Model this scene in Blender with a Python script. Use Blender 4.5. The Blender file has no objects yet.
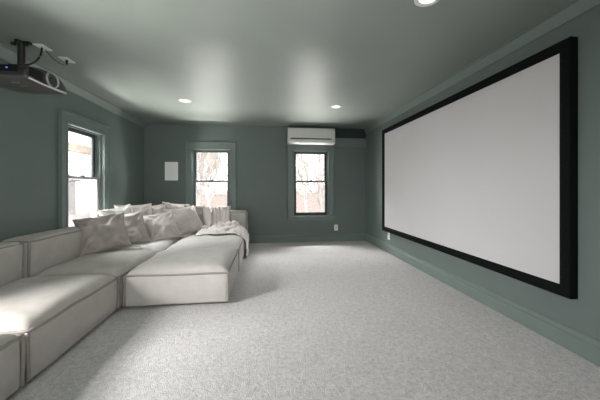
import bpy, bmesh, math, random
from mathutils import Vector, Matrix, noise

random.seed(7)
D = bpy.data
col = bpy.context.scene.collection
PI = math.pi
R = math.radians

# ------------------------------------------------------------------ measures (metres)
XL, XR, YB, YF, H = -2.435, 2.146, 5.74, -1.6, 2.44      # room
WT = 0.16                                                # wall thickness


# ------------------------------------------------------------------ materials
def lin(c):
    o = []
    for v in c:
        v /= 255.0
        o.append(v / 12.92 if v <= .04045 else ((v + .055) / 1.055) ** 2.4)
    return (*o, 1)


def mat(name, rgb, rough=.6, spec=.3, var=.06, nscale=6, bump=0, bscale=200, metal=0, emit=0, detail=3, sheen=0):
    m = D.materials.new(name)
    m.use_nodes = True
    nt = m.node_tree
    N, L = nt.nodes, nt.links
    b = N['Principled BSDF']
    b.inputs['Roughness'].default_value = rough
    b.inputs['Specular IOR Level'].default_value = spec
    b.inputs['Metallic'].default_value = metal
    if sheen:
        b.inputs['Sheen Weight'].default_value = sheen
    c = lin(rgb)
    tc = N.new('ShaderNodeTexCoord')
    n = N.new('ShaderNodeTexNoise')
    n.inputs['Scale'].default_value = nscale
    n.inputs['Detail'].default_value = detail
    L.new(tc.outputs['Object'], n.inputs['Vector'])
    r = N.new('ShaderNodeValToRGB')
    r.color_ramp.elements[0].position = .3
    r.color_ramp.elements[1].position = .7
    r.color_ramp.elements[0].color = (*[max(0, v * (1 - var)) for v in c[:3]], 1)
    r.color_ramp.elements[1].color = (*[min(1, v * (1 + var)) for v in c[:3]], 1)
    L.new(n.outputs['Fac'], r.inputs['Fac'])
    L.new(r.outputs['Color'], b.inputs['Base Color'])
    if emit:
        b.inputs['Emission Color'].default_value = c
        b.inputs['Emission Strength'].default_value = emit
    if bump:
        n2 = N.new('ShaderNodeTexNoise')
        n2.inputs['Scale'].default_value = bscale
        n2.inputs['Detail'].default_value = 4
        L.new(tc.outputs['Object'], n2.inputs['Vector'])
        bp = N.new('ShaderNodeBump')
        bp.inputs['Strength'].default_value = bump
        bp.inputs['Distance'].default_value = .01
        L.new(n2.outputs['Fac'], bp.inputs['Height'])
        L.new(bp.outputs['Normal'], b.inputs['Normal'])
    return m


def glass_mat():
    m = D.materials.new('window_glass')
    m.use_nodes = True
    nt = m.node_tree
    N, L = nt.nodes, nt.links
    N.remove(N['Principled BSDF'])
    t = N.new('ShaderNodeBsdfTransparent')
    g = N.new('ShaderNodeBsdfGlossy')
    g.inputs['Roughness'].default_value = .02
    lw = N.new('ShaderNodeLayerWeight')
    lw.inputs['Blend'].default_value = .12
    mx = N.new('ShaderNodeMixShader')
    L.new(lw.outputs['Fresnel'], mx.inputs['Fac'])
    L.new(t.outputs[0], mx.inputs[1])
    L.new(g.outputs[0], mx.inputs[2])
    L.new(mx.outputs[0], N['Material Output'].inputs['Surface'])
    return m


def carpet_mat():
    m = mat('carpet_pile', (186, 183, 179), rough=.95, spec=.05)
    nt = m.node_tree
    N, L = nt.nodes, nt.links
    b = N['Principled BSDF']
    tc = N.new('ShaderNodeTexCoord')

    def nz(scale, det, rough=.6, dist=0):
        n = N.new('ShaderNodeTexNoise')
        n.inputs['Scale'].default_value = scale
        n.inputs['Detail'].default_value = det
        n.inputs['Roughness'].default_value = rough
        n.inputs['Distortion'].default_value = dist
        L.new(tc.outputs['Object'], n.inputs['Vector'])
        return n
    a, c_, f = nz(7.0, 3, .6, 1.0), nz(34, 3, .6, .6), nz(150, 2)
    m1 = N.new('ShaderNodeMath'); m1.operation = 'MULTIPLY_ADD'
    m1.inputs[1].default_value = .42
    L.new(c_.outputs['Fac'], m1.inputs[0])
    m0 = N.new('ShaderNodeMath'); m0.operation = 'MULTIPLY'
    m0.inputs[1].default_value = .10
    L.new(a.outputs['Fac'], m0.inputs[0])
    L.new(m0.outputs[0], m1.inputs[2])
    m2 = N.new('ShaderNodeMath'); m2.operation = 'MULTIPLY_ADD'
    m2.inputs[1].default_value = .64
    L.new(f.outputs['Fac'], m2.inputs[0])
    L.new(m1.outputs[0], m2.inputs[2])
    r = N.new('ShaderNodeValToRGB')
    r.color_ramp.elements[0].position = .40
    r.color_ramp.elements[1].position = .76
    r.color_ramp.elements[0].color = lin((168, 165, 165))
    r.color_ramp.elements[1].color = lin((228, 226, 226))
    L.new(m2.outputs[0], r.inputs['Fac'])
    L.new(r.outputs['Color'], b.inputs['Base Color'])
    bp = N.new('ShaderNodeBump')
    bp.inputs['Strength'].default_value = .7
    bp.inputs['Distance'].default_value = .02
    L.new(m2.outputs[0], bp.inputs['Height'])
    L.new(bp.outputs['Normal'], b.inputs['Normal'])
    return m


def siding_mat():
    m = mat('pale_siding', (168, 168, 166), rough=.8)
    nt = m.node_tree
    N, L = nt.nodes, nt.links
    tc = N.new('ShaderNodeTexCoord')
    w = N.new('ShaderNodeTexWave')
    w.bands_direction = 'Z'
    w.wave_profile = 'SAW'
    w.inputs['Scale'].default_value = 2.2
    L.new(tc.outputs['Object'], w.inputs['Vector'])
    bp = N.new('ShaderNodeBump')
    bp.inputs['Strength'].default_value = .6
    L.new(w.outputs['Fac'], bp.inputs['Height'])
    L.new(bp.outputs['Normal'], N['Principled BSDF'].inputs['Normal'])
    return m


M = dict(
    wall=mat('green_wall_paint', (104, 115, 112), rough=.5, spec=.35, var=.03, nscale=3, bump=.04, bscale=60),
    ceil=mat('green_ceiling_paint', (131, 139, 132), rough=.38, spec=.45, var=.03, nscale=2, bump=.03, bscale=40),
    trim=mat('green_trim_paint', (112, 124, 121), rough=.4, spec=.45, var=.02, nscale=5),
    deep=mat('shade_green_paint', (46, 58, 54), rough=.6, var=.03),  # shade in the gap over the header board, put into the colour
    crown=mat('lit_crown_paint', (118, 130, 125), rough=.4, spec=.4, var=.02),  # paler than the walls, the lit slope put into the colour
    sash_lit=mat('lit_grey_sash_paint', (168, 168, 170), rough=.4, spec=.4, var=.02),  # paler tone stands for light caught by the lower sash
    sash_green=mat('grey_green_sash_paint', (94, 102, 101), rough=.4, spec=.4, var=.02),
    sash=mat('dark_sash_paint', (62, 66, 66), rough=.4, spec=.4, var=.03),
    carpet=carpet_mat(),
    fabric=mat('greige_linen', (179, 174, 169), rough=.9, spec=.1, var=.06, nscale=9, bump=.25, bscale=420, sheen=.15),
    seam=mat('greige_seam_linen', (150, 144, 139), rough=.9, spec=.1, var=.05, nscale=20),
    fabric2=mat('pale_linen', (191, 187, 183), rough=.9, spec=.1, var=.05, nscale=9, bump=.25, bscale=420, sheen=.15),
    pil_a=mat('taupe_linen', (168, 161, 156), rough=.9, spec=.1, var=.07, nscale=14, bump=.3, bscale=380),
    pil_b=mat('stone_linen', (184, 177, 173), rough=.9, spec=.1, var=.06, nscale=14, bump=.3, bscale=380),
    pil_g=mat('grey_tweed', (138, 136, 134), rough=.95, spec=.08, var=.25, nscale=90, bump=.4, bscale=240),
    pil_w=mat('white_cotton', (214, 210, 204), rough=.9, spec=.1, var=.04, nscale=14, bump=.2, bscale=300),
    throw=mat('cream_knit', (222, 215, 213), rough=.95, spec=.05, var=.14, nscale=60, bump=.7, bscale=110),
    screen=mat('matte_white_screen', (198, 197, 198), rough=.85, spec=.1, var=.01, nscale=2),
    black=mat('black_velvet', (12, 13, 15), rough=.8, spec=.12, var=.1, nscale=30),
    white=mat('white_plastic', (214, 214, 210), rough=.4, spec=.4, var=.02),
    panel=mat('bright_white_paint', (244, 245, 242), rough=.45, spec=.4, var=.01),
    white2=mat('off_white_plastic', (203, 203, 199), rough=.5, spec=.3, var=.02),
    slot=mat('slot_shadow_grey', (70, 68, 66), rough=.7),
    proj=mat('charcoal_plastic', (46, 46, 47), rough=.33, spec=.5, var=.08, nscale=25),
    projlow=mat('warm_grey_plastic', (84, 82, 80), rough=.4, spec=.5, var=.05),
    silver=mat('silver_edge', (206, 204, 200), rough=.3, spec=.6, var=.03),
    ring=mat('grey_metal_ring', (150, 150, 146), rough=.35, spec=.5, metal=.3),
    lens=mat('lens_black_glass', (22, 24, 26), rough=.08, spec=.8),
    vent=mat('vent_black', (16, 16, 17), rough=.6),
    blue=mat('blue_indicator', (92, 110, 235), rough=.3, emit=1.2),
    metal=mat('black_metal', (26, 26, 27), rough=.4, spec=.5),
    cable=mat('black_cable', (20, 20, 20), rough=.5),
    diff=mat('lamp_diffuser', (255, 250, 240), rough=.5, emit=1.0),
    glass=glass_mat(),
    bark=mat('pale_bark', (196, 189, 184), rough=.9, var=.2, nscale=8),
    ground=mat('dry_leaf_ground', (192, 180, 172), rough=.95, var=.25, nscale=2.5, detail=6),
    siding=siding_mat(),
    roof=mat('grey_shingle', (128, 125, 122), rough=.9, var=.15, nscale=12),
    wood=mat('tan_porch_wood', (134, 122, 112), rough=.7, var=.1, nscale=10),
    brick=mat('pale_pink_brick', (196, 183, 176), rough=.9, var=.15, nscale=6),
    hglass=mat('grey_house_glass', (112, 116, 120), rough=.2, spec=.5),
    hedge=mat('dry_hedge', (190, 183, 177), rough=.95, var=.35, nscale=9, bump=.8, bscale=14),
)


# ------------------------------------------------------------------ mesh helpers
def obj(name, bm, m, parent=None, smooth=False, kind=None, label=None):
    me = D.meshes.new(name)
    bmesh.ops.recalc_face_normals(bm, faces=bm.faces[:])
    bm.to_mesh(me)
    bm.free()
    if smooth:
        for p in me.polygons:
            p.use_smooth = True
    for mm in (m if isinstance(m, (list, tuple)) else [m]):
        me.materials.append(mm)
    o = D.objects.new(name, me)
    col.objects.link(o)
    if parent:
        o.parent = parent
    if kind:
        o['kind'] = kind
    if label:
        o['label'] = label
    return o


def tag(o, label, cat, group=None):
    o['label'] = label
    o['category'] = cat
    if group:
        o['group'] = group
    return o


def thing(name, label, cat, loc=(0, 0, 0), rot=(0, 0, 0), group=None):
    o = D.objects.new(name, None)
    o.empty_display_size = .1
    col.objects.link(o)
    o.location = loc
    o.rotation_euler = rot
    return tag(o, label, cat, group)


def sempty(name, loc, rz=0):
    o = D.objects.new(name, None)
    col.objects.link(o)
    o.location = loc
    o.rotation_euler = (0, 0, rz)
    o['kind'] = 'structure'
    return o


def box(bm, x0, x1, y0, y1, z0, z1, bev=0, seg=2):
    vs = [bm.verts.new((x, y, z)) for z in (z0, z1) for y in (y0, y1) for x in (x0, x1)]
    fs = [bm.faces.new([vs[i] for i in q]) for q in
          ((0, 1, 3, 2), (4, 6, 7, 5), (0, 4, 5, 1), (2, 3, 7, 6), (0, 2, 6, 4), (1, 5, 7, 3))]
    if bev:
        es = list({e for f in fs for e in f.edges})
        bmesh.ops.bevel(bm, geom=es, offset=bev, segments=seg, profile=.6, affect='EDGES')
    return bm


def BX(*a, **k):
    return box(bmesh.new(), *a, **k)


def prism(pts, axis, a, b):
    """closed 2-D outline swept straight along one axis; pts are the two other coordinates in xyz order"""
    bm = bmesh.new()

    def P(p, t):
        return {'x': (t, p[0], p[1]), 'y': (p[0], t, p[1]), 'z': (p[0], p[1], t)}[axis]
    A = [bm.verts.new(P(p, a)) for p in pts]
    B = [bm.verts.new(P(p, b)) for p in pts]
    n = len(pts)
    for i in range(n):
        bm.faces.new((A[i], A[(i + 1) % n], B[(i + 1) % n], B[i]))
    bm.faces.new(A)
    bm.faces.new(B[::-1])
    return bm


def tube(pts, r, seg=8, bm=None, closed=False, r1=None):
    bm = bm or bmesh.new()
    pts = [Vector(p) for p in pts]
    n = len(pts)
    rings = []
    for i, p in enumerate(pts):
        if closed:
            t = pts[(i + 1) % n] - pts[i - 1]
        else:
            t = pts[min(i + 1, n - 1)] - pts[max(i - 1, 0)]
        t.normalize()
        up = Vector((0, 0, 1)) if abs(t.z) < .95 else Vector((1, 0, 0))
        s = t.cross(up).normalized()
        u = s.cross(t)
        rr = r if r1 is None else r + (r1 - r) * i / max(1, n - 1)
        rings.append([bm.verts.new(p + rr * (math.cos(2 * PI * k / seg) * s + math.sin(2 * PI * k / seg) * u)) for k in range(seg)])
    for i in range(n if closed else n - 1):
        a, b = rings[i], rings[(i + 1) % n]
        for k in range(seg):
            bm.faces.new((a[k], a[(k + 1) % seg], b[(k + 1) % seg], b[k]))
    if not closed:
        bm.faces.new(rings[0][::-1])
        bm.faces.new(rings[-1])
    return bm


def lathe(prof, seg=32, bm=None, mtx=None):
    """prof: (radius, z) pairs, turned about z"""
    bm = bm or bmesh.new()
    rings = []
    for r, z in prof:
        if r < 1e-6:
            v = bm.verts.new((0, 0, z)); rings.append([v])
        else:
            rings.append([bm.verts.new((r * math.cos(2 * PI * k / seg), r * math.sin(2 * PI * k / seg), z)) for k in range(seg)])
    for a, b in zip(rings, rings[1:]):
        for k in range(seg):
            k2 = (k + 1) % seg
            if len(a) == 1 and len(b) == 1:
                continue
            if len(a) == 1:
                bm.faces.new((a[0], b[k], b[k2]))
            elif len(b) == 1:
                bm.faces.new((a[k], a[k2], b[0]))
            else:
                bm.faces.new((a[k], a[k2], b[k2], b[k]))
    if mtx is not None:
        bmesh.ops.transform(bm, matrix=mtx, verts=bm.verts[:])
    return bm


def rbox(sx, sy, sz, r, n=20):
    """rounded box centred on the origin with dense faces"""
    bm = bmesh.new()
    bmesh.ops.create_cube(bm, size=2)
    bmesh.ops.subdivide_edges(bm, edges=bm.edges[:], cuts=n, use_grid_fill=True)
    hx, hy, hz = sx / 2, sy / 2, sz / 2
    for v in bm.verts:
        # denser points near the borders
        c = [math.copysign(abs(q) ** .75, q) if abs(q) < 1 else q for q in v.co]
        p = Vector((c[0] * hx, c[1] * hy, c[2] * hz))
        q = Vector((max(-hx + r, min(hx - r, p.x)), max(-hy + r, min(hy - r, p.y)), max(-hz + r, min(hz - r, p.z))))
        d = p - q
        if d.length > 1e-9:
            p = q + d.normalized() * r
        v.co = p
    return bm


# ------------------------------------------------------------------ the room shell
obj('floor', BX(XL - WT, XR + WT, YF - WT, YB + WT, -.12, 0), M['carpet'], kind='structure')
obj('ceiling', BX(XL - WT, XR + WT, YF - WT, YB + WT, H, H + .15), M['ceil'], kind='structure')

Z0, Z1 = .555, 1.955          # window openings
HW = .39                      # half width of an opening
WIN_BACK = (-1.137, .930)     # centres on the back wall
WIN_LEFT = (4.00, 1.22)        # centres on the left wall (the second is beside the camera)
WIN_FRONT = (-1.1, 1.0)       # behind the camera


def wall_with_openings(name, along, a0, a1, d0, d1, centres):
    bm = bmesh.new()

    def b(u0, u1, z0, z1):
        if along == 'x':
            box(bm, u0, u1, d0, d1, z0, z1)
        else:
            box(bm, d0, d1, u0, u1, z0, z1)
    cur = a0
    for c in sorted(centres):
        b(cur, c - HW, 0, H)
        b(c - HW, c + HW, 0, Z0)
        b(c - HW, c + HW, Z1, H)
        cur = c + HW
    b(cur, a1, 0, H)
    return obj(name, bm, M['wall'], kind='structure')


wall_with_openings('wall_back', 'x', XL - WT, XR + WT, YB, YB + WT, WIN_BACK)
wall_with_openings('wall_front', 'x', XL - WT, XR + WT, YF - WT, YF, WIN_FRONT)
wall_with_openings('wall_left', 'y', YF, YB, XL - WT, XL, WIN_LEFT)
obj('wall_right', BX(XR, XR + WT, YF, YB, 0, H), M['wall'], kind='structure')


# crown moulding along the two long walls
def crown(name, side, p, q):
    x = XL if side < 0 else XR
    s = -side
    prof = [(x, H), (x, H - q), (x + s * .010, H - q), (x + s * .014, H - q + .014), (x + s * (p - .014), H - .012), (x + s * p, H - .010), (x + s * p, H)]
    obj(name, prism(prof, 'y', YF, YB), M['crown'], kind='structure')


crown('trim_1', -1, .075, .095)
crown('trim_2', 1, .052, .093)


def base_prof(h=.155):
    return [(0, 0), (.020, 0), (.020, h - .052), (.024, h - .048), (.024, h - .040), (.015, h - .030), (.013, h - .012), (.009, h), (0, h)]


obj('baseboard_right', prism([(XR - u, v) for u, v in base_prof()], 'y', YF, YB), M['trim'], kind='structure')
obj('baseboard_left', prism([(XL + u, v) for u, v in base_prof()], 'y', YF, YB), M['trim'], kind='structure')
obj('baseboard_back', prism([(YB - u, v) for u, v in base_prof()], 'x', XL + .02, XR - .02), M['trim'], kind='structure')
obj('baseboard_front', prism([(YF + u, v) for u, v in base_prof()], 'x', XL + .02, XR - .02), M['trim'], kind='structure')

# header board in the far right corner, with the shade above it painted on as a dark strip
bm = BX(1.445, XR, YB - .035, YB, 2.045, 2.225, bev=.004)
box(bm, 1.445, XR, YB - .045, YB, 2.205, 2.225, bev=.003)
obj('trim_3', bm, M['trim'], kind='structure')
obj('shade_strip', BX(1.40, XR, YB - .010, YB, 2.225, H), M['deep'], kind='structure')


# ------------------------------------------------------------------ windows (local: x along the wall, y outward, z up)
def make_window(n, loc, rz, low='sash', up='sash'):
    w = sempty('window_%d' % n, loc, rz)
    ow = HW + .105
    # casing boards, backband and inner bead
    bm = bmesh.new()
    for s in (-1, 1):
        a, b = sorted((s * HW, s * ow))
        box(bm, a, b - 0, -.030, -.0005, Z0 + .001, Z1 - .001, bev=.003)
        a, b = sorted((s * (ow - .021), s * (ow + .001)))
        box(bm, a, b, -.046, -.001, Z0 + .001, Z1 + .107, bev=.004)
        a, b = sorted((s * (HW - .001), s * (HW + .014)))
        box(bm, a, b, -.038, -.001, Z0 + .002, Z1 - .001, bev=.003)
    box(bm, -ow + .001, ow - .001, -.031, -.0015, Z1, Z1 + .125, bev=.003)
    box(bm, -ow - .004, ow + .004, -.052, -.002, Z1 + .108, Z1 + .13, bev=.004)
    box(bm, -HW - .014, HW + .014, -.038, -.002, Z1 - .0015, Z1 + .014, bev=.003)
    obj('casing', bm, M['trim'], w)
    # jambs lining the opening, with the parting beads of the sash track
    bm = bmesh.new()
    for s in (-1, 1):
        a, b = sorted((s * (HW - .016), s * HW))
        box(bm, a, b, -.03, WT, Z0, Z1)
        for y in (.022, .078):
            a, b = sorted((s * (HW - .034), s * (HW - .016)))
            box(bm, a, b, y, y + .014, Z0, Z1 - .016)
    box(bm, -HW, HW, -.03, WT, Z1 - .016, Z1)
    box(bm, -HW + .016, HW - .016, .022, .036, Z1 - .034, Z1 - .016)
    obj('jamb', bm, M['trim'], w)
    zm = 1.288
    g = HW - .020

    def sash(name, y0, z0, z1, bot, top, m='sash'):
        bm = bmesh.new()
        st = .058
        box(bm, -g, -g + st, y0, y0 + .036, z0, z1, bev=.003)
        box(bm, g - st, g, y0, y0 + .036, z0, z1, bev=.003)
        box(bm, -g + st, g - st, y0, y0 + .036, z0, z0 + bot, bev=.003)
        box(bm, -g + st, g - st, y0, y0 + .036, z1 - top, z1, bev=.003)
        s = obj(name, bm, M[m], w)
        obj('pane', BX(-g + st - .004, g - st + .004, y0 + .016, y0 + .020, z0 + bot - .004, z1 - top + .004), M['glass'], s)
        return s
    sash('upper_sash', .093, zm - .018, Z1 - .016, .036, .052, up)
    lo = sash('lower_sash', .038, Z0 + .008, zm + .018, .062, .036, low)
    bm = BX(-.03, .03, .030, .062, zm + .018, zm + .026, bev=.002)
    box(bm, -.008, .026, .036, .054, zm + .026, zm + .036, bev=.003)
    obj('sash_lock', bm, M['sash'], lo)
    bm = BX(-ow - .012, ow + .012, -.062, 0, Z0 - .022, Z0, bev=.006)
    box(bm, -HW, HW, -.01, WT + .03, Z0 - .02, Z0 + .006)
    obj('sill', bm, M['trim'], w)
    obj('apron', BX(-ow, ow, -.022, 0, Z0 - .102, Z0 - .022, bev=.003), M['trim'], w)
    return w


make_window(1, (WIN_BACK[0], YB, 0), 0, 'sash_green', 'sash_green')
make_window(2, (WIN_BACK[1], YB, 0), 0)
make_window(3, (XL, WIN_LEFT[0], 0), PI / 2, 'sash_lit')
make_window(4, (XL, WIN_LEFT[1], 0), PI / 2)
make_window(5, (WIN_FRONT[0], YF, 0), PI)
make_window(6, (WIN_FRONT[1], YF, 0), PI)

# ------------------------------------------------------------------ projection screen
SY0, SY1, SZ0, SZ1, ST, SF = 1.643, 4.745, .381, 2.203, .066, .078
t = thing('projection_screen', 'wide white projection screen with a black frame on the right wall', 'projection screen', (XR, 0, 0))
xf = -ST
prof_in = .012


def screen_frame():
    bm = bmesh.new()

    def ring(dx, ins):
        return [bm.verts.new((dx, y, z)) for y, z in ((SY0 + ins, SZ0 + ins), (SY1 - ins, SZ0 + ins), (SY1 - ins, SZ1 - ins), (SY0 + ins, SZ1 - ins))]
    rs = [ring(0, 0), ring(xf + .006, 0), ring(xf, .006), ring(xf, SF - .03), ring(xf + .014, SF), ring(0, SF)]
    for a, b in zip(rs, rs[1:] + rs[:1]):
        for k in range(4):
            bm.faces.new((a[k], a[(k + 1) % 4], b[(k + 1) % 4], b[k]))
    return bm


obj('frame', screen_frame(), M['black'], t)
obj('screen_fabric', BX(xf + .018, -.004, SY0 + SF - .004, SY1 - SF + .004, SZ0 + SF - .004, SZ1 - SF + .004), M['screen'], t)

# ------------------------------------------------------------------ air conditioner
AX0, AX1, AZ0, AZ1 = .415, 1.398, 2.062, 2.392
AY0, AY1 = YB - .245, YB - .046
t = thing('air_conditioner', 'white split air conditioner mounted above the right-hand back window', 'air conditioner', ((AX0 + AX1) / 2, AY1, AZ0))
w2 = (AX1 - AX0) / 2
hh = AZ1 - AZ0
dd = AY1 - AY0
prof = [(0, .0), (-dd + .035, .0), (-dd + .012, .010), (-dd, .035), (-dd, hh - .05), (-dd + .008, hh - .02), (-dd + .03, hh - .004), (-dd + .05, hh), (0, hh)]
bm = prism(prof, 'x', -w2, w2)
bmesh.ops.bevel(bm, geom=bm.edges[:], offset=.007, segments=2, affect='EDGES')
obj('body', bm, M['white'], t)
obj('front_cover', BX(-w2 + .02, w2 - .02, -dd - .006, -dd + .01, .118, hh - .03, bev=.004), M['white'], t)
bm = BX(-w2 + .055, w2 - .075, -dd - .003, -dd + .01, .084, .108)
obj('air_slot', bm, M['slot'], t, label='dark grey air outlet slot')
obj('louver', BX(-w2 + .055, w2 - .075, -dd - .012, -dd + .008, .030, .082, bev=.004), M['white'], t)
obj('mounting_plate', BX(-w2 + .08, w2 - .08, 0, .046, .03, hh - .03), M['white2'], t)

# ------------------------------------------------------------------ speaker panel and outlets
t = thing('speaker_panel', 'white rectangular speaker panel on the back wall left of the window', 'speaker', (-1.912, YB, 1.302))
obj('bezel', BX(-.126, .126, -.012, 0, 0, .372, bev=.004), M['panel'], t)
obj('grille', BX(-.112, .112, -.017, -.008, .014, .358, bev=.003), M['panel'], t)


def outlet(loc, rz, label):
    t = thing('wall_outlet', label, 'wall outlet', loc, (0, 0, rz))
    obj('cover_plate', BX(-.040, .040, -.007, 0, 0, .125, bev=.003), M['panel'], t)
    for z in (.026, .070):
        s = obj('socket', BX(-.018, .018, -.010, -.004, z, z + .030, bev=.003), M['white2'], t)
        bm = BX(-.009, -.006, -.0108, -.009, z + .010, z + .022)
        box(bm, .006, .009, -.0108, -.009, z + .010, z + .022)
        obj('slots', bm, M['slot'], s)


outlet((1.478, YB, .232), 0, 'white wall outlet low on the back wall beside the corner')
outlet((XR, 4.60, .235), -PI / 2, 'white wall outlet low on the right wall under the screen')


# ------------------------------------------------------------------ recessed ceiling lights
def downlight(x, y, label):
    t = thing('recessed_light', label, 'ceiling light', (x, y, H), (0, 0, 0), 'round recessed ceiling lights')
    obj('trim_ring', lathe([(.088, 0), (.090, -.006), (.084, -.011), (.066, -.010), (.060, -.004), (.058, 0)]), M['white'], t, smooth=True)
    obj('diffuser', lathe([(.0, -.003), (.03, -.003), (.060, -.004)]), M['diff'], t, smooth=True, label='glowing white lamp face')


downlight(-1.20, 4.175, 'white round recessed ceiling light nearest the speaker panel')
downlight(1.08, 4.195, 'white round recessed ceiling light in front of the air conditioner')
downlight(1.08, 1.715, 'white round recessed ceiling light cut by the top edge, closest to the camera')

# ------------------------------------------------------------------ projector hung from the ceiling
PX, PY = -2.15, 2.67
t = thing('projector', 'charcoal video projector hanging upside down from the ceiling', 'projector', (PX, PY, 2.04))
# outline in y, z seen from the screen; arched, deepest about the lens
prof = [(-.235, .010), (-.22, .0), (-.10, -.004), (.10, .004), (.20, .010), (.232, .022), (.238, .045), (.222, .085), (.17, .128), (.10, .150), (.02, .160), (-.08, .148), (-.17, .122), (-.225, .098), (-.243, .06)]


def proj_body():
    bm = bmesh.new()
    secs = [(-.225, .62), (-.215, .80), (-.18, .93), (-.08, 1), (.10, 1), (.18, .97), (.212, .92), (.222, .86)]
    rings = []
    for x, k in secs:
        rings.append([bm.verts.new((x, y * (k * .3 + .7), .075 + (z - .075) * k)) for y, z in prof])
    n = len(prof)
    for a, b in zip(rings, rings[1:]):
        for i in range(n):
            bm.faces.new((a[i], a[(i + 1) % n], b[(i + 1) % n], b[i]))
    bm.faces.new(rings[0][::-1])
    bm.faces.new(rings[-1])
    bm.normal_update()
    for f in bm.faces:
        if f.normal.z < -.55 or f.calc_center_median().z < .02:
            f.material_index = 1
    return bm


b = obj('body', proj_body(), [M['proj'], M['projlow']], t, smooth=True)
mb = b.modifiers.new('Subdivision', 'SUBSURF'); mb.levels = 2; mb.render_levels = 2
RX = Matrix.Rotation(PI / 2, 4, 'Y')
lm = Matrix.Translation((.218, .035, .085)) @ RX
obj('lens_ring', lathe([(.058, -.03), (.070, -.02), (.073, .004), (.069, .016), (.063, .016), (.060, .0), (.058, -.03)], mtx=lm), M['ring'], t, smooth=True, label='light grey ring round the lens')
le = obj('lens', lathe([(0, .006), (.02, .005), (.045, -.002), (.062, -.014)], mtx=lm), M['lens'], t, smooth=True, label='black glass lens')
obj('lens_core', lathe([(0, .010), (.014, .009), (.02, .004)], mtx=lm), M['slot'], le, smooth=True)
# bright lip along the lower front edge
lip = [(.222, -.205, .010), (.228, -.10, .006), (.229, .05, .012), (.224, .17, .020), (.205, .218, .030)]
obj('front_lip', tube(lip, .007, 8, r1=.013), M['silver'], t, smooth=True, label='silver lip along the lower front edge')
# vent grille on the front, on the camera's side of the lens
bm = bmesh.new()
for k in range(7):
    box(bm, .214, .226, -.200, -.075, .034 + k * .011, .039 + k * .011)
obj('vent_grille', bm, M['vent'], t)
# indicator panel on the near side
obj('control_panel', BX(.02, .165, -.250, -.236, .045, .095, bev=.004), M['vent'], t)
obj('indicator_light', BX(.090, .103, -.2535, -.248, .066, .075, bev=.003), M['blue'], t, label='small blue glowing indicator')
for y in (-.13, -.05):
    obj('underside_mark', BX(.03, .09, y, y + .006, -.0085, -.003), M['ring'], t)
for sx in (-1, 1):
    obj('foot', lathe([(0, .0), (.014, .0), (.016, .012), (.016, .02)], seg=16, mtx=Matrix.Translation((sx * .12, -.10, .135))), M['metal'], t, smooth=True)

t = thing('projector_mount', 'black metal pole and bracket holding the projector to the ceiling', 'mount', (PX, PY, H))
obj('pole', lathe([(.026, -.225), (.026, 0)], seg=20), M['metal'], t, smooth=True)
bm = BX(-.045, .075, -.018, .018, -.018, 0, bev=.004)
box(bm, -.018, .018, -.05, .05, -.018, 0, bev=.004)
obj('ceiling_bracket', bm, M['metal'], t)
obj('knob', lathe([(0, -.036), (.018, -.034), (.02, -.018), (.012, -.012), (0, -.012)], seg=16, mtx=Matrix.Translation((-.055, -.01, 0))), M['metal'], t, smooth=True)
obj('adapter_plate', BX(-.06, .06, -.06, .06, -.245, -.222, bev=.004), M['metal'], t)


def ceiling_plate(x, y, label):
    t = thing('ceiling_outlet', label, 'ceiling outlet', (x, y, H))
    obj('cover_plate', BX(-.040, .040, -.062, .062, -.008, 0, bev=.003), M['white'], t)
    return t


c1 = ceiling_plate(-2.035, 2.745, 'white ceiling outlet plate nearest the projector pole, cable plugged in')
obj('socket', BX(-.018, .018, -.03, .03, -.012, -.006, bev=.003), M['white2'], c1)
c2 = ceiling_plate(-1.995, 2.985, 'white ceiling outlet plate farther from the pole, black plug hanging')
obj('plug', tube([(0, 0, -.006), (0, 0, -.022), (.002, 0, -.05)], .014, 12, r1=.007), M['cable'], c2, smooth=True, label='black plug hanging from the plate')


def bez(p0, p1, p2, p3, n=14):
    p0, p1, p2, p3 = map(Vector, (p0, p1, p2, p3))
    return [((1 - s) ** 3) * p0 + 3 * s * (1 - s) ** 2 * p1 + 3 * s * s * (1 - s) * p2 + s ** 3 * p3 for s in [k / n for k in range(n + 1)]]


tag(obj('power_cable', tube(bez((-2.035, 2.735, H - .012), (-2.03, 2.73, H - .10), (-2.06, 2.70, H - .20), (-2.16, 2.66, 2.232)), .0075, 8), M['cable'], smooth=True),
    'thick black cable running from ceiling plate down to the projector', 'cable')
tag(obj('signal_cord', tube(bez((-2.030, 2.765, H - .011), (-1.99, 2.80, H - .10), (-1.98, 2.92, H - .10), (-1.995, 2.985, H - .052)), .0028, 6), M['cable'], smooth=True),
    'thin dark cord looping between the two white ceiling plates', 'cable')


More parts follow.
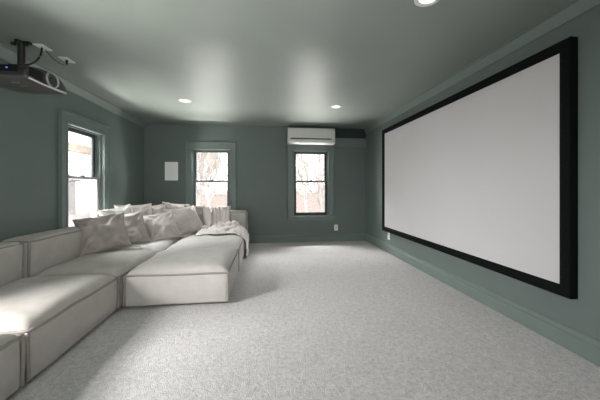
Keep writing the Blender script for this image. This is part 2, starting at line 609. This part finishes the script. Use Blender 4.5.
# ------------------------------------------------------------------ sofa
def seat_mesh(sx, sy, h, puff, seed, z0=.02):
    """box seat cushion: crisp edge, puffed and softly creased top. Local origin at centre of footprint on the floor"""
    bm = rbox(sx, sy, h - z0, .022, 30)
    zc = (h + z0) / 2
    for v in bm.verts:
        p = v.co
        u, w = p.x / (sx / 2), p.y / (sy / 2)
        top = max(0, min(1, (p.z / (h - z0) + .5) * 1.0))
        q = Vector((p.x * 2.2 + seed, p.y * 2.2, p.z * 2.2))
        if p.z > (h - z0) / 2 - .024:
            f = (max(0, 1 - abs(u) ** 8) * max(0, 1 - abs(w) ** 8)) ** .7
            p.z += puff * f
            ed = max(abs(u), abs(w))
            wr = noise.noise(Vector((p.x * 5 + seed, p.y * 5, seed))) * .012 + noise.noise(Vector((p.x * 12, p.y * 12 + seed, 2))) * .006
            p.z += wr * min(1, f * 1.5)
            if ed > .80 and ed < .985:      # small gathers along the seam
                a = p.x if abs(w) > abs(u) else p.y
                p.z += .011 * noise.noise(Vector((a * 19 + seed, seed, 0))) * (1 - abs(ed - .88) / .11)
        else:
            bul = .014 * (1 - (2 * top - 1) ** 2)
            n1 = noise.noise(q) * .008 + noise.noise(q * 3.1) * .004
            if abs(u) > .97:
                p.x += math.copysign(bul + n1, u) * (1 - abs(w) ** 6)
            if abs(w) > .97:
                p.y += math.copysign(bul + n1, w) * (1 - abs(u) ** 6)
        p.z += zc
    return bm


def welt(sx, sy, h, seed, r=.0105):
    """raised seam round the top edge and down the four corners"""
    bm = bmesh.new()
    a, b = sx / 2 - .003, sy / 2 - .003
    pts = []
    n = 26
    for (x0, y0), (x1, y1) in zip([(-a, -b), (a, -b), (a, b), (-a, b)], [(a, -b), (a, b), (-a, b), (-a, -b)]):
        for k in range(n):
            s = k / n
            x, y = x0 + (x1 - x0) * s, y0 + (y1 - y0) * s
            o = noise.noise(Vector((x * 5 + seed, y * 5, 0))) * .005
            pts.append((x, y, h - .004 + o))
    tube(pts, r, 6, bm, closed=True)
    for x in (-a, a):
        for y in (-b, b):
            p2 = []
            for k in range(9):
                z = .03 + (h - .035) * k / 8
                o = noise.noise(Vector((x * 9 + seed, y * 9, z * 7))) * .006
                p2.append((x + math.copysign(.004, x) + o, y + math.copysign(.004, y) + o * .5, z))
            tube(p2, r * 1.05, 6, bm)
    return bm


def back_mesh(sx, sy, z0, h, seed, puff=.02):
    bm = rbox(sx, sy, h - z0, .030, 20)
    for v in bm.verts:
        p = v.co
        hx, hy, hz = sx / 2, sy / 2, (h - z0) / 2
        u, w, k = p.x / hx, p.y / hy, p.z / hz
        f = max(0, (1 - u ** 4)) * max(0, (1 - w ** 4)) + max(0, 1 - w ** 4) * max(0, 1 - k ** 4) + max(0, 1 - u ** 4) * max(0, 1 - k ** 4)
        d = p.normalized()
        nn = noise.noise(Vector((p.x * 4 + seed, p.y * 4, p.z * 4))) * .010 + noise.noise(Vector((p.x * 10 + seed, p.y * 10, p.z * 10))) * .004
        ax = [abs(u), abs(w), abs(k)]
        i = ax.index(max(ax))
        p[i] += math.copysign(puff * max(0, min(1, f)) + nn, p[i])
        p.z += (h + z0) / 2
    return bm


def back_welt(sx, sy, z0, h, seed, r=.009):
    bm = bmesh.new()
    a, b = sx / 2 - .005, sy / 2 - .005
    n = 14
    pts = []
    for (x0, y0), (x1, y1) in zip([(-a, -b), (a, -b), (a, b), (-a, b)], [(a, -b), (a, b), (-a, b), (-a, -b)]):
        for k in range(n):
            s = k / n
            x, y = x0 + (x1 - x0) * s, y0 + (y1 - y0) * s
            pts.append((x, y, h - .012 + noise.noise(Vector((x * 5 + seed, y * 5, 0))) * .006))
    tube(pts, r, 6, bm, closed=True)
    for x in (-a, a):
        for y in (-b, b):
            tube([(x + noise.noise(Vector((x * 9 + seed, y * 9, z * 7))) * .005, y, z) for z in [z0 + .02 + (h - z0 - .03) * k / 8 for k in range(9)]], r * 1.2, 6, bm)
    return bm


SEAT_H = .318
CX0, CX1 = -2.40, -1.372       # column against the left wall
DX0, DX1 = -1.350, -.378       # column of deep seats
BT = .25                       # backrest thickness
BH = .69
sofa_group = 'sections of the modular sofa'


def section(name, label, cat, x0, x1, y0, y1, seed, back=None, m='fabric', puff=.075):
    """back: '', 'left' (along the wall) or 'far'"""
    t = thing(name, label, cat, ((x0 + x1) / 2, (y0 + y1) / 2, 0))
    sx0, sx1, sy0, sy1 = x0, x1, y0, y1
    mm = M[m]
    if 'left' in (back or ''):
        sx0 = x0 + BT
    if 'far' in (back or ''):
        sy1 = y1 - BT
    cx, cy = (sx0 + sx1 - x0 - x1) / 2, (sy0 + sy1 - y0 - y1) / 2
    sx0 += .006; sx1 -= .006; sy0 += .008; sy1 -= .008
    s = obj('seat', seat_mesh(sx1 - sx0, sy1 - sy0, SEAT_H, puff, seed), mm, t, smooth=True)
    s.location = (cx, cy, 0)
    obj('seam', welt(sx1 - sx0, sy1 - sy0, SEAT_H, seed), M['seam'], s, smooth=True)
    if 'left' in (back or ''):
        b = obj('backrest', back_mesh(BT, y1 - y0 - .04, .02, BH - .02, seed + 5), mm, t, smooth=True)
        b.location = (x0 + BT / 2 - (x0 + x1) / 2, 0, 0)
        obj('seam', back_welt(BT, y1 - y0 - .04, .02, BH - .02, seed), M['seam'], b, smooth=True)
    if 'far' in (back or ''):
        o0 = x0 + (BT if 'left' in back else 0)
        b = obj('backrest', back_mesh(x1 - o0 - .03, BT, .02, BH, seed + 9), mm, t, smooth=True)
        b.location = ((o0 + x1) / 2 - (x0 + x1) / 2, y1 - BT / 2 - (y0 + y1) / 2, 0)
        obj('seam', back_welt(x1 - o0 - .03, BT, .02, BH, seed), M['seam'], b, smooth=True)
    # short hidden feet carry the section
    bm = bmesh.new()
    hx, hy = (x1 - x0) / 2 - .1, (y1 - y0) / 2 - .1
    for sx in (-1, 1):
        for sy in (-1, 1):
            f = BX(sx * hx - .02, sx * hx + .02, sy * hy - .02, sy * hy + .02, 0, .03)
            obj('foot', f, M['metal'], t)
    bm.free()
    return t


section('sofa_section', 'greige sofa section nearest the camera, cut by the bottom left corner', 'sofa', CX0, CX1, .730, 1.725, 1.3, 'left')
section('sofa_section', 'greige sofa section whose long front edge shades the carpet', 'sofa', CX0, CX1, 1.745, 2.715, 8.1, 'left')
section('sofa_section', 'greige sofa section with backrest under the near side of left window', 'sofa', CX0, CX1, 2.728, 3.715, 15.7, 'left')
section('sofa_section', 'sofa section along the left wall buried under the pile of pillows', 'sofa', CX0, CX1, 3.737, 4.700, 22.3, 'left', 'fabric2')
section('sofa_section', 'sofa corner section by the speaker panel, hidden behind pillows', 'sofa', CX0, CX1, 4.722, 5.680, 29.9, 'left far', 'fabric2')
section('ottoman', 'large pale backless ottoman section jutting into the room at front', 'ottoman', DX0, DX1, 2.745, 3.715, 36.4, None, 'fabric2')
section('ottoman', 'pale backless section behind the front ottoman, before the throw blanket', 'ottoman', DX0, DX1, 3.737, 4.700, 43.8, None, 'fabric2')
section('sofa_section', 'pale sofa end section with backrest below left-hand back window', 'sofa', DX0, DX1 - .014, 4.722, 5.680, 51.2, 'far', 'fabric2')


# ------------------------------------------------------------------ pillows
def pillow_mesh(w, h, t, seed, wr=1.0, n=26):
    bm = bmesh.new()
    G = {}

    def P(u, v, s):
        x = w / 2 * u * (1 - .10 * (1 - v * v) * abs(u))
        y = h / 2 * v * (1 - .10 * (1 - u * u) * abs(v))
        e = max(0, (1 - u * u) * (1 - v * v))
        z = s * t / 2 * e ** .42
        q = Vector((u * 1.7 + seed, v * 1.7, s * 1.3 + seed * .7))
        z += wr * (noise.noise(q) * .028 + noise.noise(q * 2.7) * .012) * min(1, e * 1.8)
        # creases running in from the corners
        for cu, cv in ((-1, -1), (1, -1), (1, 1), (-1, 1)):
            d = math.hypot(u - cu, v - cv)
            a = math.atan2(v - cv, u - cu)
            z += s * wr * .012 * math.sin(a * 11 + seed) * max(0, 1 - abs(d - .45) / .45) * min(1, e * 5)
        y -= .03 * h * (1 - v) * .5 * (1 - abs(u) ** 2) * .5
        return (x, y, z)
    for s in (1, -1):
        for i in range(n + 1):
            for j in range(n + 1):
                u, v = -1 + 2 * i / n, -1 + 2 * j / n
                u, v = math.sin(u * PI / 2) * .35 + u * .65, math.sin(v * PI / 2) * .35 + v * .65
                if s == -1 and (i in (0, n) or j in (0, n)):
                    G[s, i, j] = G[1, i, j]
                else:
                    G[s, i, j] = bm.verts.new(P(u, v, s))
    for s in (1, -1):
        for i in range(n):
            for j in range(n):
                q = [G[s, i, j], G[s, i + 1, j], G[s, i + 1, j + 1], G[s, i, j + 1]]
                bm.faces.new(q if s == 1 else q[::-1])
    edge = [G[1, i, 0].co.copy() for i in range(n)] + [G[1, n, j].co.copy() for j in range(n)] + \
           [G[1, n - i, n].co.copy() for i in range(n)] + [G[1, 0, n - j].co.copy() for j in range(n)]
    return bm, edge


def pillow(label, centre, yaw, lean, roll, w, h, t, m, seed, wr=1.0, kind='throw_pillow'):
    """yaw 0 faces the camera side (-y), positive turns the face towards +x; lean tips the face upward; roll turns it in its plane"""
    bm, edge = pillow_mesh(w, h, t, seed, wr)
    T = thing(kind, label, 'pillow', centre)
    rot = Matrix.Rotation(R(yaw), 4, 'Z') @ Matrix.Rotation(R(90 - lean), 4, 'X') @ Matrix.Rotation(R(roll), 4, 'Z')
    T.rotation_euler = rot.to_euler()
    obj('cover', bm, M[m], T, smooth=True)
    obj('seam', tube(edge, .0055, 5, closed=True), M[m], T, smooth=True)
    return T


# front row of the pile, from the left-hand wall window towards the back window
pillow('large taupe crumpled pillow, closest of the pile to the camera', (-2.00, 3.60, .60), 28, 30, 9, .52, .48, .26, 'pil_a', 3.1, 2.6)
pillow('taupe pillow leaning second from the camera in the front row', (-1.90, 3.98, .59), 36, 34, 6, .48, .50, .20, 'pil_a', 11.4, 2.0)
pillow('plain stone pillow third from the camera in the front row', (-1.58, 4.33, .57), 40, 38, 6, .47, .47, .19, 'pil_b', 17.9, 1.4)
pillow('smooth pale pillow fourth from the camera, tallest of the front row', (-1.36, 4.76, .605), 42, 38, 6, .54, .54, .19, 'pil_b', 23.2, 1.1)
pillow('grey tweed pillow half hidden behind the smooth pale pillow', (-1.22, 5.06, .62), 35, 26, -4, .46, .48, .15, 'pil_g', 31.6, .8)
pillow('cream pillow standing on edge beside the knitted pillow', (-1.075, 5.14, .62), 86, 8, 0, .38, .46, .12, 'pil_w', 37.3, .6)
# back row
pillow('white pillow behind the large crumpled pillow, against the window', (-2.10, 4.22, .66), 60, 26, 8, .50, .48, .18, 'pil_w', 43.1, 1.6)
pillow('pale pillow with raised corner behind the two taupe pillows', (-2.03, 4.52, .67), 45, 26, 0, .54, .50, .18, 'pil_b', 49.5, 1.6)
pillow('pale pillow in the back row beside the speaker panel corner', (-1.90, 5.02, .64), 45, 24, 6, .54, .48, .18, 'pil_b', 55.8, 1.6)
pillow('pale pillow in the back row, behind the smooth pale pillow', (-1.66, 5.16, .655), 25, 24, -8, .46, .48, .17, 'pil_b', 61.2, 1.2)


# knitted pillow with raised cords
def cord_pillow():
    w, h, t = .44, .42, .14
    bm, edge = pillow_mesh(w, h, t, 71.3, .5)
    T = thing('knitted_pillow', 'cream pillow with raised knitted cords against the far backrest', 'pillow', (-.905, 5.30, .605))
    T.rotation_euler = (Matrix.Rotation(R(8), 4, 'Z') @ Matrix.Rotation(R(90 - 18), 4, 'X')).to_euler()
    obj('cover', bm, M['throw'], T, smooth=True)
    cb = bmesh.new()
    for k in range(7):
        u = -.78 + k * .26
        pts = []
        for j in range(15):
            v = -.9 + 1.8 * j / 14
            e = max(0, (1 - u * u) * (1 - v * v))
            pts.append((w / 2 * u + .008 * math.sin(j * 1.9 + k), h / 2 * v, t / 2 * e ** .42 + .006))
        tube(pts, .011, 6, cb)
    obj('cords', cb, M['throw'], T, smooth=True)
    return T


cord_pillow()


# ------------------------------------------------------------------ throw blanket heaped on the end section, one end hanging over the side
def throw_blanket():
    bm = bmesh.new()
    nu, nv = 110, 76
    top = SEAT_H + .082
    V = []
    for i in range(nu + 1):
        row = []
        for j in range(nv + 1):
            row.append(bm.verts.new(blanket_point(i / nu * BL, j / nv)))
        V.append(row)
    for i in range(nu):
        for j in range(nv):
            bm.faces.new((V[i][j], V[i + 1][j], V[i + 1][j + 1], V[i][j + 1]))
    o = obj('throw_blanket', bm, M['throw'], smooth=True)
    so = o.modifiers.new('Solidify', 'SOLIDIFY'); so.thickness = .010; so.offset = 1
    fr = bmesh.new()
    random.seed(4)
    for j in range(0, nv + 1, 2):
        p = Vector(blanket_point(BL, j / nv))
        tube([p, p + Vector((.004, random.uniform(-.008, .008), -.02)), p + Vector((.006, random.uniform(-.012, .012), -.045))], .004, 5, fr, r1=.002)
    obj('fringe', fr, M['throw'], o, smooth=True)
    return tag(o, 'rumpled cream throw blanket heaped on the end section, hanging over its side', 'blanket')


BL, BL1 = 1.10, .74           # whole length, and the run over the seat before the edge


def blanket_point(d, v):
    top = SEAT_H + .076
    wid = .80 - .34 * max(0, (d - BL1 + .1) / .4) - .12 * max(0, 1 - d / .25)
    y = 4.42 + .05 * math.sin(d * 6) + .03 * math.sin(d * 15) + .10 * min(1, max(0, (d - .4) / .4)) + wid * v
    n1 = abs(noise.noise(Vector((d * 8, y * 8, 1.1))))
    n2 = abs(noise.noise(Vector((d * 17, y * 15, 4.1))))
    n3 = noise.noise(Vector((d * 34, y * 30, 8.1)))
    if d < BL1:
        x = -1.12 + d
        heap = .085 * math.exp(-((d - .42) / .30) ** 2) * math.exp(-((v - .5) / .38) ** 2)
        rim = math.sin(PI * min(1, max(0, v))) ** .5
        z = top + .004 + heap + (.11 * n1 + .055 * n2 + .012 * n3) * (.06 + .94 * rim)
        z -= .070 * max(0, (d - (BL1 - .16)) / .16) ** 2
        return (x, y, z)
    q = d - BL1
    xe = -.352 + .040 * n1 + .012 * n2
    k = min(1, q / .05)
    return (-.38 + (xe + .38) * k, y, top - .056 + (.11 * n1 + .055 * n2) * (1 - k) * .3 - q * .85)


throw_blanket()

# ------------------------------------------------------------------ outdoors, seen bright and pale through the panes
obj('ground', BX(-60, 60, -40, 80, -1.6, -1.2), M['ground'], kind='structure')


def tree(x, y, h, seed, label):
    rnd = random.Random(seed)
    bm = bmesh.new()

    def grow(p, d, length, r, depth):
        pts = [p]
        q = p.copy()
        dd_ = d.copy()
        n = 4
        for k in range(n):
            dd_ = (dd_ + Vector((rnd.uniform(-.16, .16), rnd.uniform(-.16, .16), rnd.uniform(-.02, .12)))).normalized()
            q = q + dd_ * (length / n)
            pts.append(q.copy())
        tube(pts, r, 5, bm, r1=r * .6)
        if depth == 0:
            return
        for k in range(5 if depth > 1 else 7):
            f = rnd.uniform(.35, 1)
            b = pts[min(n, int(f * n))]
            a = rnd.uniform(0, 2 * PI)
            sp = rnd.uniform(.5, 1.0)
            nd = (dd_ + Vector((math.cos(a) * sp, math.sin(a) * sp, rnd.uniform(-.1, .35)))).normalized()
            grow(b, nd, length * rnd.uniform(.5, .72), r * .5, depth - 1)
    grow(Vector((0, 0, 0)), Vector((0, 0, 1)), h * .42, h * .013, 4)
    o = obj('bare_tree', bm, M['bark'], smooth=True)
    o.location = (x, y, -1.2)
    return tag(o, label, 'tree', 'bare trees outside the windows')


tree(-2.6, 13.5, 7.5, 1, 'bare branching tree outside the left-hand back window')
tree(-4.3, 17.0, 9.0, 2, 'pale bare tree farther behind, outside the left-hand back window')
tree(2.1, 14.0, 8.0, 3, 'bare tree outside the back window under the air conditioner')
tree(3.7, 18.0, 9.0, 4, 'pale bare tree farther behind, outside the air conditioner window')
tree(-7.6, 9.2, 7.0, 5, 'bare tree standing outside the left wall window')
tree(-1.2, 20.5, 9.0, 6, 'bare tree far off between the two back windows')
tree(-9.2, 20.0, 9.5, 7, 'bare tree far off, leftmost through the left-hand back window')
tree(5.6, 21.0, 9.5, 8, 'bare tree far off, rightmost beyond the air conditioner window')

# low brick garden wall and dry hedge behind the house
bm = BX(-14, 16, 24.0, 24.3, -1.2, .5)
box(bm, -14, 16, 23.96, 24.34, .5, .6, bev=.02)
tag(obj('garden_wall', bm, M['brick']), 'low pale pink brick garden wall beyond the back windows', 'garden wall')


def hedge():
    bm = bmesh.new()
    rnd = random.Random(12)
    for k in range(60):
        x = -13 + 28 * k / 59
        r = rnd.uniform(.5, .9)
        mt = Matrix.Translation((x, 25.6 + rnd.uniform(-.4, .4), -1.2 + r * .9 + rnd.uniform(0, 1.4))) @ Matrix.Scale(r, 4)
        bmesh.ops.create_icosphere(bm, subdivisions=3, radius=1, matrix=mt)
    for v in bm.verts:
        v.co += Vector((noise.noise(v.co * 3), noise.noise(v.co * 3 + Vector((7, 0, 0))), noise.noise(v.co * 3 + Vector((0, 9, 0))))) * .3
    o = obj('hedge', bm, M['hedge'])
    o['kind'] = 'stuff'
    return tag(o, 'dry tangled hedge behind the pale brick garden wall', 'hedge')


hedge()

# white house across the side yard
t = thing('neighbour_house', 'pale sided house outside the left wall window', 'house', (-19.5, 21.5, -1.2))
bm = BX(-2.5, 2.5, -5, 5, 0, 3.0)
v = [bm.verts.new(p) for p in ((-2.5, -5, 3.0), (2.5, -5, 3.0), (0, -5, 4.4), (-2.5, 5, 3.0), (2.5, 5, 3.0), (0, 5, 4.4))]
bm.faces.new((v[0], v[1], v[2])); bm.faces.new((v[5], v[4], v[3]))
obj('wall', bm, M['siding'], t)
rf = prism([(-2.8, 2.9), (0, 4.5), (2.8, 2.9), (2.8, 3.0), (0, 4.62), (-2.8, 3.0)], 'y', -5.3, 5.3)
obj('roof', rf, M['roof'], t)
for y in (-3.0, .2, 3.0):
    w = obj('window', BX(2.46, 2.54, y - .5, y + .5, 1.1, 2.5), M['white'], t)
    obj('pane', BX(2.53, 2.55, y - .42, y + .42, 1.2, 2.4), M['hglass'], w)

# porch beam and post just outside the left window
t = thing('porch_frame', 'tan porch beam on posts outside the left wall window', 'porch', (-4.6, 5.6, -1.2))
obj('beam', BX(-.10, .10, -2.6, 2.6, 3.22, 3.40, bev=.01), M['wood'], t)
for y in (-2.5, 2.5):
    obj('post', BX(-.07, .07, y - .07, y + .07, 0, 3.22, bev=.01), M['wood'], t)

# ------------------------------------------------------------------ light
wd = D.worlds.new('World')
bpy.context.scene.world = wd
wd.use_nodes = True
N, L = wd.node_tree.nodes, wd.node_tree.links
bg = N['Background']
tc = N.new('ShaderNodeTexCoord')
sp = N.new('ShaderNodeSeparateXYZ')
L.new(tc.outputs['Generated'], sp.inputs[0])
rp = N.new('ShaderNodeValToRGB')
rp.color_ramp.elements[0].position = .0
rp.color_ramp.elements[0].color = (1.0, .985, .96, 1)
rp.color_ramp.elements[1].position = .6
rp.color_ramp.elements[1].color = (.90, .95, 1.0, 1)
L.new(sp.outputs['Z'], rp.inputs['Fac'])
L.new(rp.outputs['Color'], bg.inputs['Color'])
bg.inputs['Strength'].default_value = 2.3


def area(name, loc, target, sx, sy, power, color=(1, 1, 1), portal=False):
    l = D.lights.new(name, 'AREA')
    l.shape = 'RECTANGLE'
    l.size, l.size_y = sx, sy
    l.energy = power
    l.color = color
    if portal:
        l.cycles.is_portal = True
    o = D.objects.new(name, l)
    col.objects.link(o)
    o.location = loc
    o.rotation_euler = (Vector(target) - Vector(loc)).to_track_quat('-Z', 'Y').to_euler()
    return o


zc = (Z0 + Z1) / 2
for x in WIN_BACK:
    area('window_portal', (x, YB + WT + .02, zc), (x, 0, zc), .78, 1.4, 1, portal=True)
for y in WIN_LEFT:
    area('window_portal', (XL - WT - .02, y, zc), (0, y, zc), .78, 1.4, 1, portal=True)
for x in WIN_FRONT:
    area('window_portal', (x, YF - WT - .02, zc), (x, 0, zc), .78, 1.4, 1, portal=True)
# daylight falling in from the open sky above the windows
area('sky_light_left_near', (XL - 1.1, .80, 1.92), (XL + 1.05, 2.1, .32), .85, .85, 300, (1, .98, .965))
area('sky_light_left_far', (XL - 1.0, WIN_LEFT[0], 3.0), (XL + .6, WIN_LEFT[0], .6), 1.2, 1.2, 300, (.93, .98, 1))
for x in WIN_FRONT:
    area('sky_light_front', (x, YF - .75, 1.75), (x * .6, 2.5, .8), 1.3, 1.5, 50, (1, .99, .97))
for x in WIN_BACK:
    area('sky_light_back', (x, YB + 1.0, 2.95), (x, YB - .8, .5), 2.4, 1.1, 420, (1, .99, .97))
    # light thrown up from the pale ground outside
    area('ground_light_back', (x, YB + 1.1, -.45), (x, YB - 1.6, 2.44), 1.3, 1.0, 330, (1, .98, .95))
for y, e in zip(WIN_LEFT, (420, 1050)):
    area('ground_light_left', (XL - 1.2, y, -.45), (XL + 1.6, y, 2.44), 2.4, 1.4, e, (1, .975, .955))
l = D.lights.new('ceiling_fill_spot', 'SPOT')  # added fill spot behind the camera, brightens the ceiling and the room
l.energy = 135
l.spot_size = R(112)
l.spot_blend = 1
l.shadow_soft_size = .45
o = D.objects.new('ceiling_fill_spot', l)
col.objects.link(o)
o.location = (.3, -.3, 1.15)
o.rotation_euler = (Vector((-.9, 1.6, 2.44)) - o.location).to_track_quat('-Z', 'Y').to_euler()
for x, y in ((-1.20, 4.175), (1.08, 4.195), (1.08, 1.715)):
    l = D.lights.new('ceiling_lamp', 'SPOT')
    l.energy = 12
    l.spot_size = R(120)
    l.spot_blend = .8
    l.shadow_soft_size = .05
    l.color = (1, .95, .88)
    o = D.objects.new('ceiling_lamp', l)
    col.objects.link(o)
    o.location = (x, y, H - .02)

# ------------------------------------------------------------------ camera
cam = D.cameras.new('Camera')
co = D.objects.new('Camera', cam)
col.objects.link(co)
F = 271.6
cam.sensor_fit = 'HORIZONTAL'
cam.sensor_width = 36
cam.lens = F / 600 * 36
cam.shift_y = -(200 - 187.8) / 600
cam.clip_start = .02
co.location = (0, 0, 1.1536)
co.rotation_euler = (PI / 2, 0, -.12025)
sc = bpy.context.scene
sc.camera = co
sc.view_settings.view_transform = 'Standard'
sc.view_settings.look = 'None'
sc.view_settings.exposure = .34
sc.cycles.use_denoising = True
sc.cycles.max_bounces = 10
sc.cycles.diffuse_bounces = 6
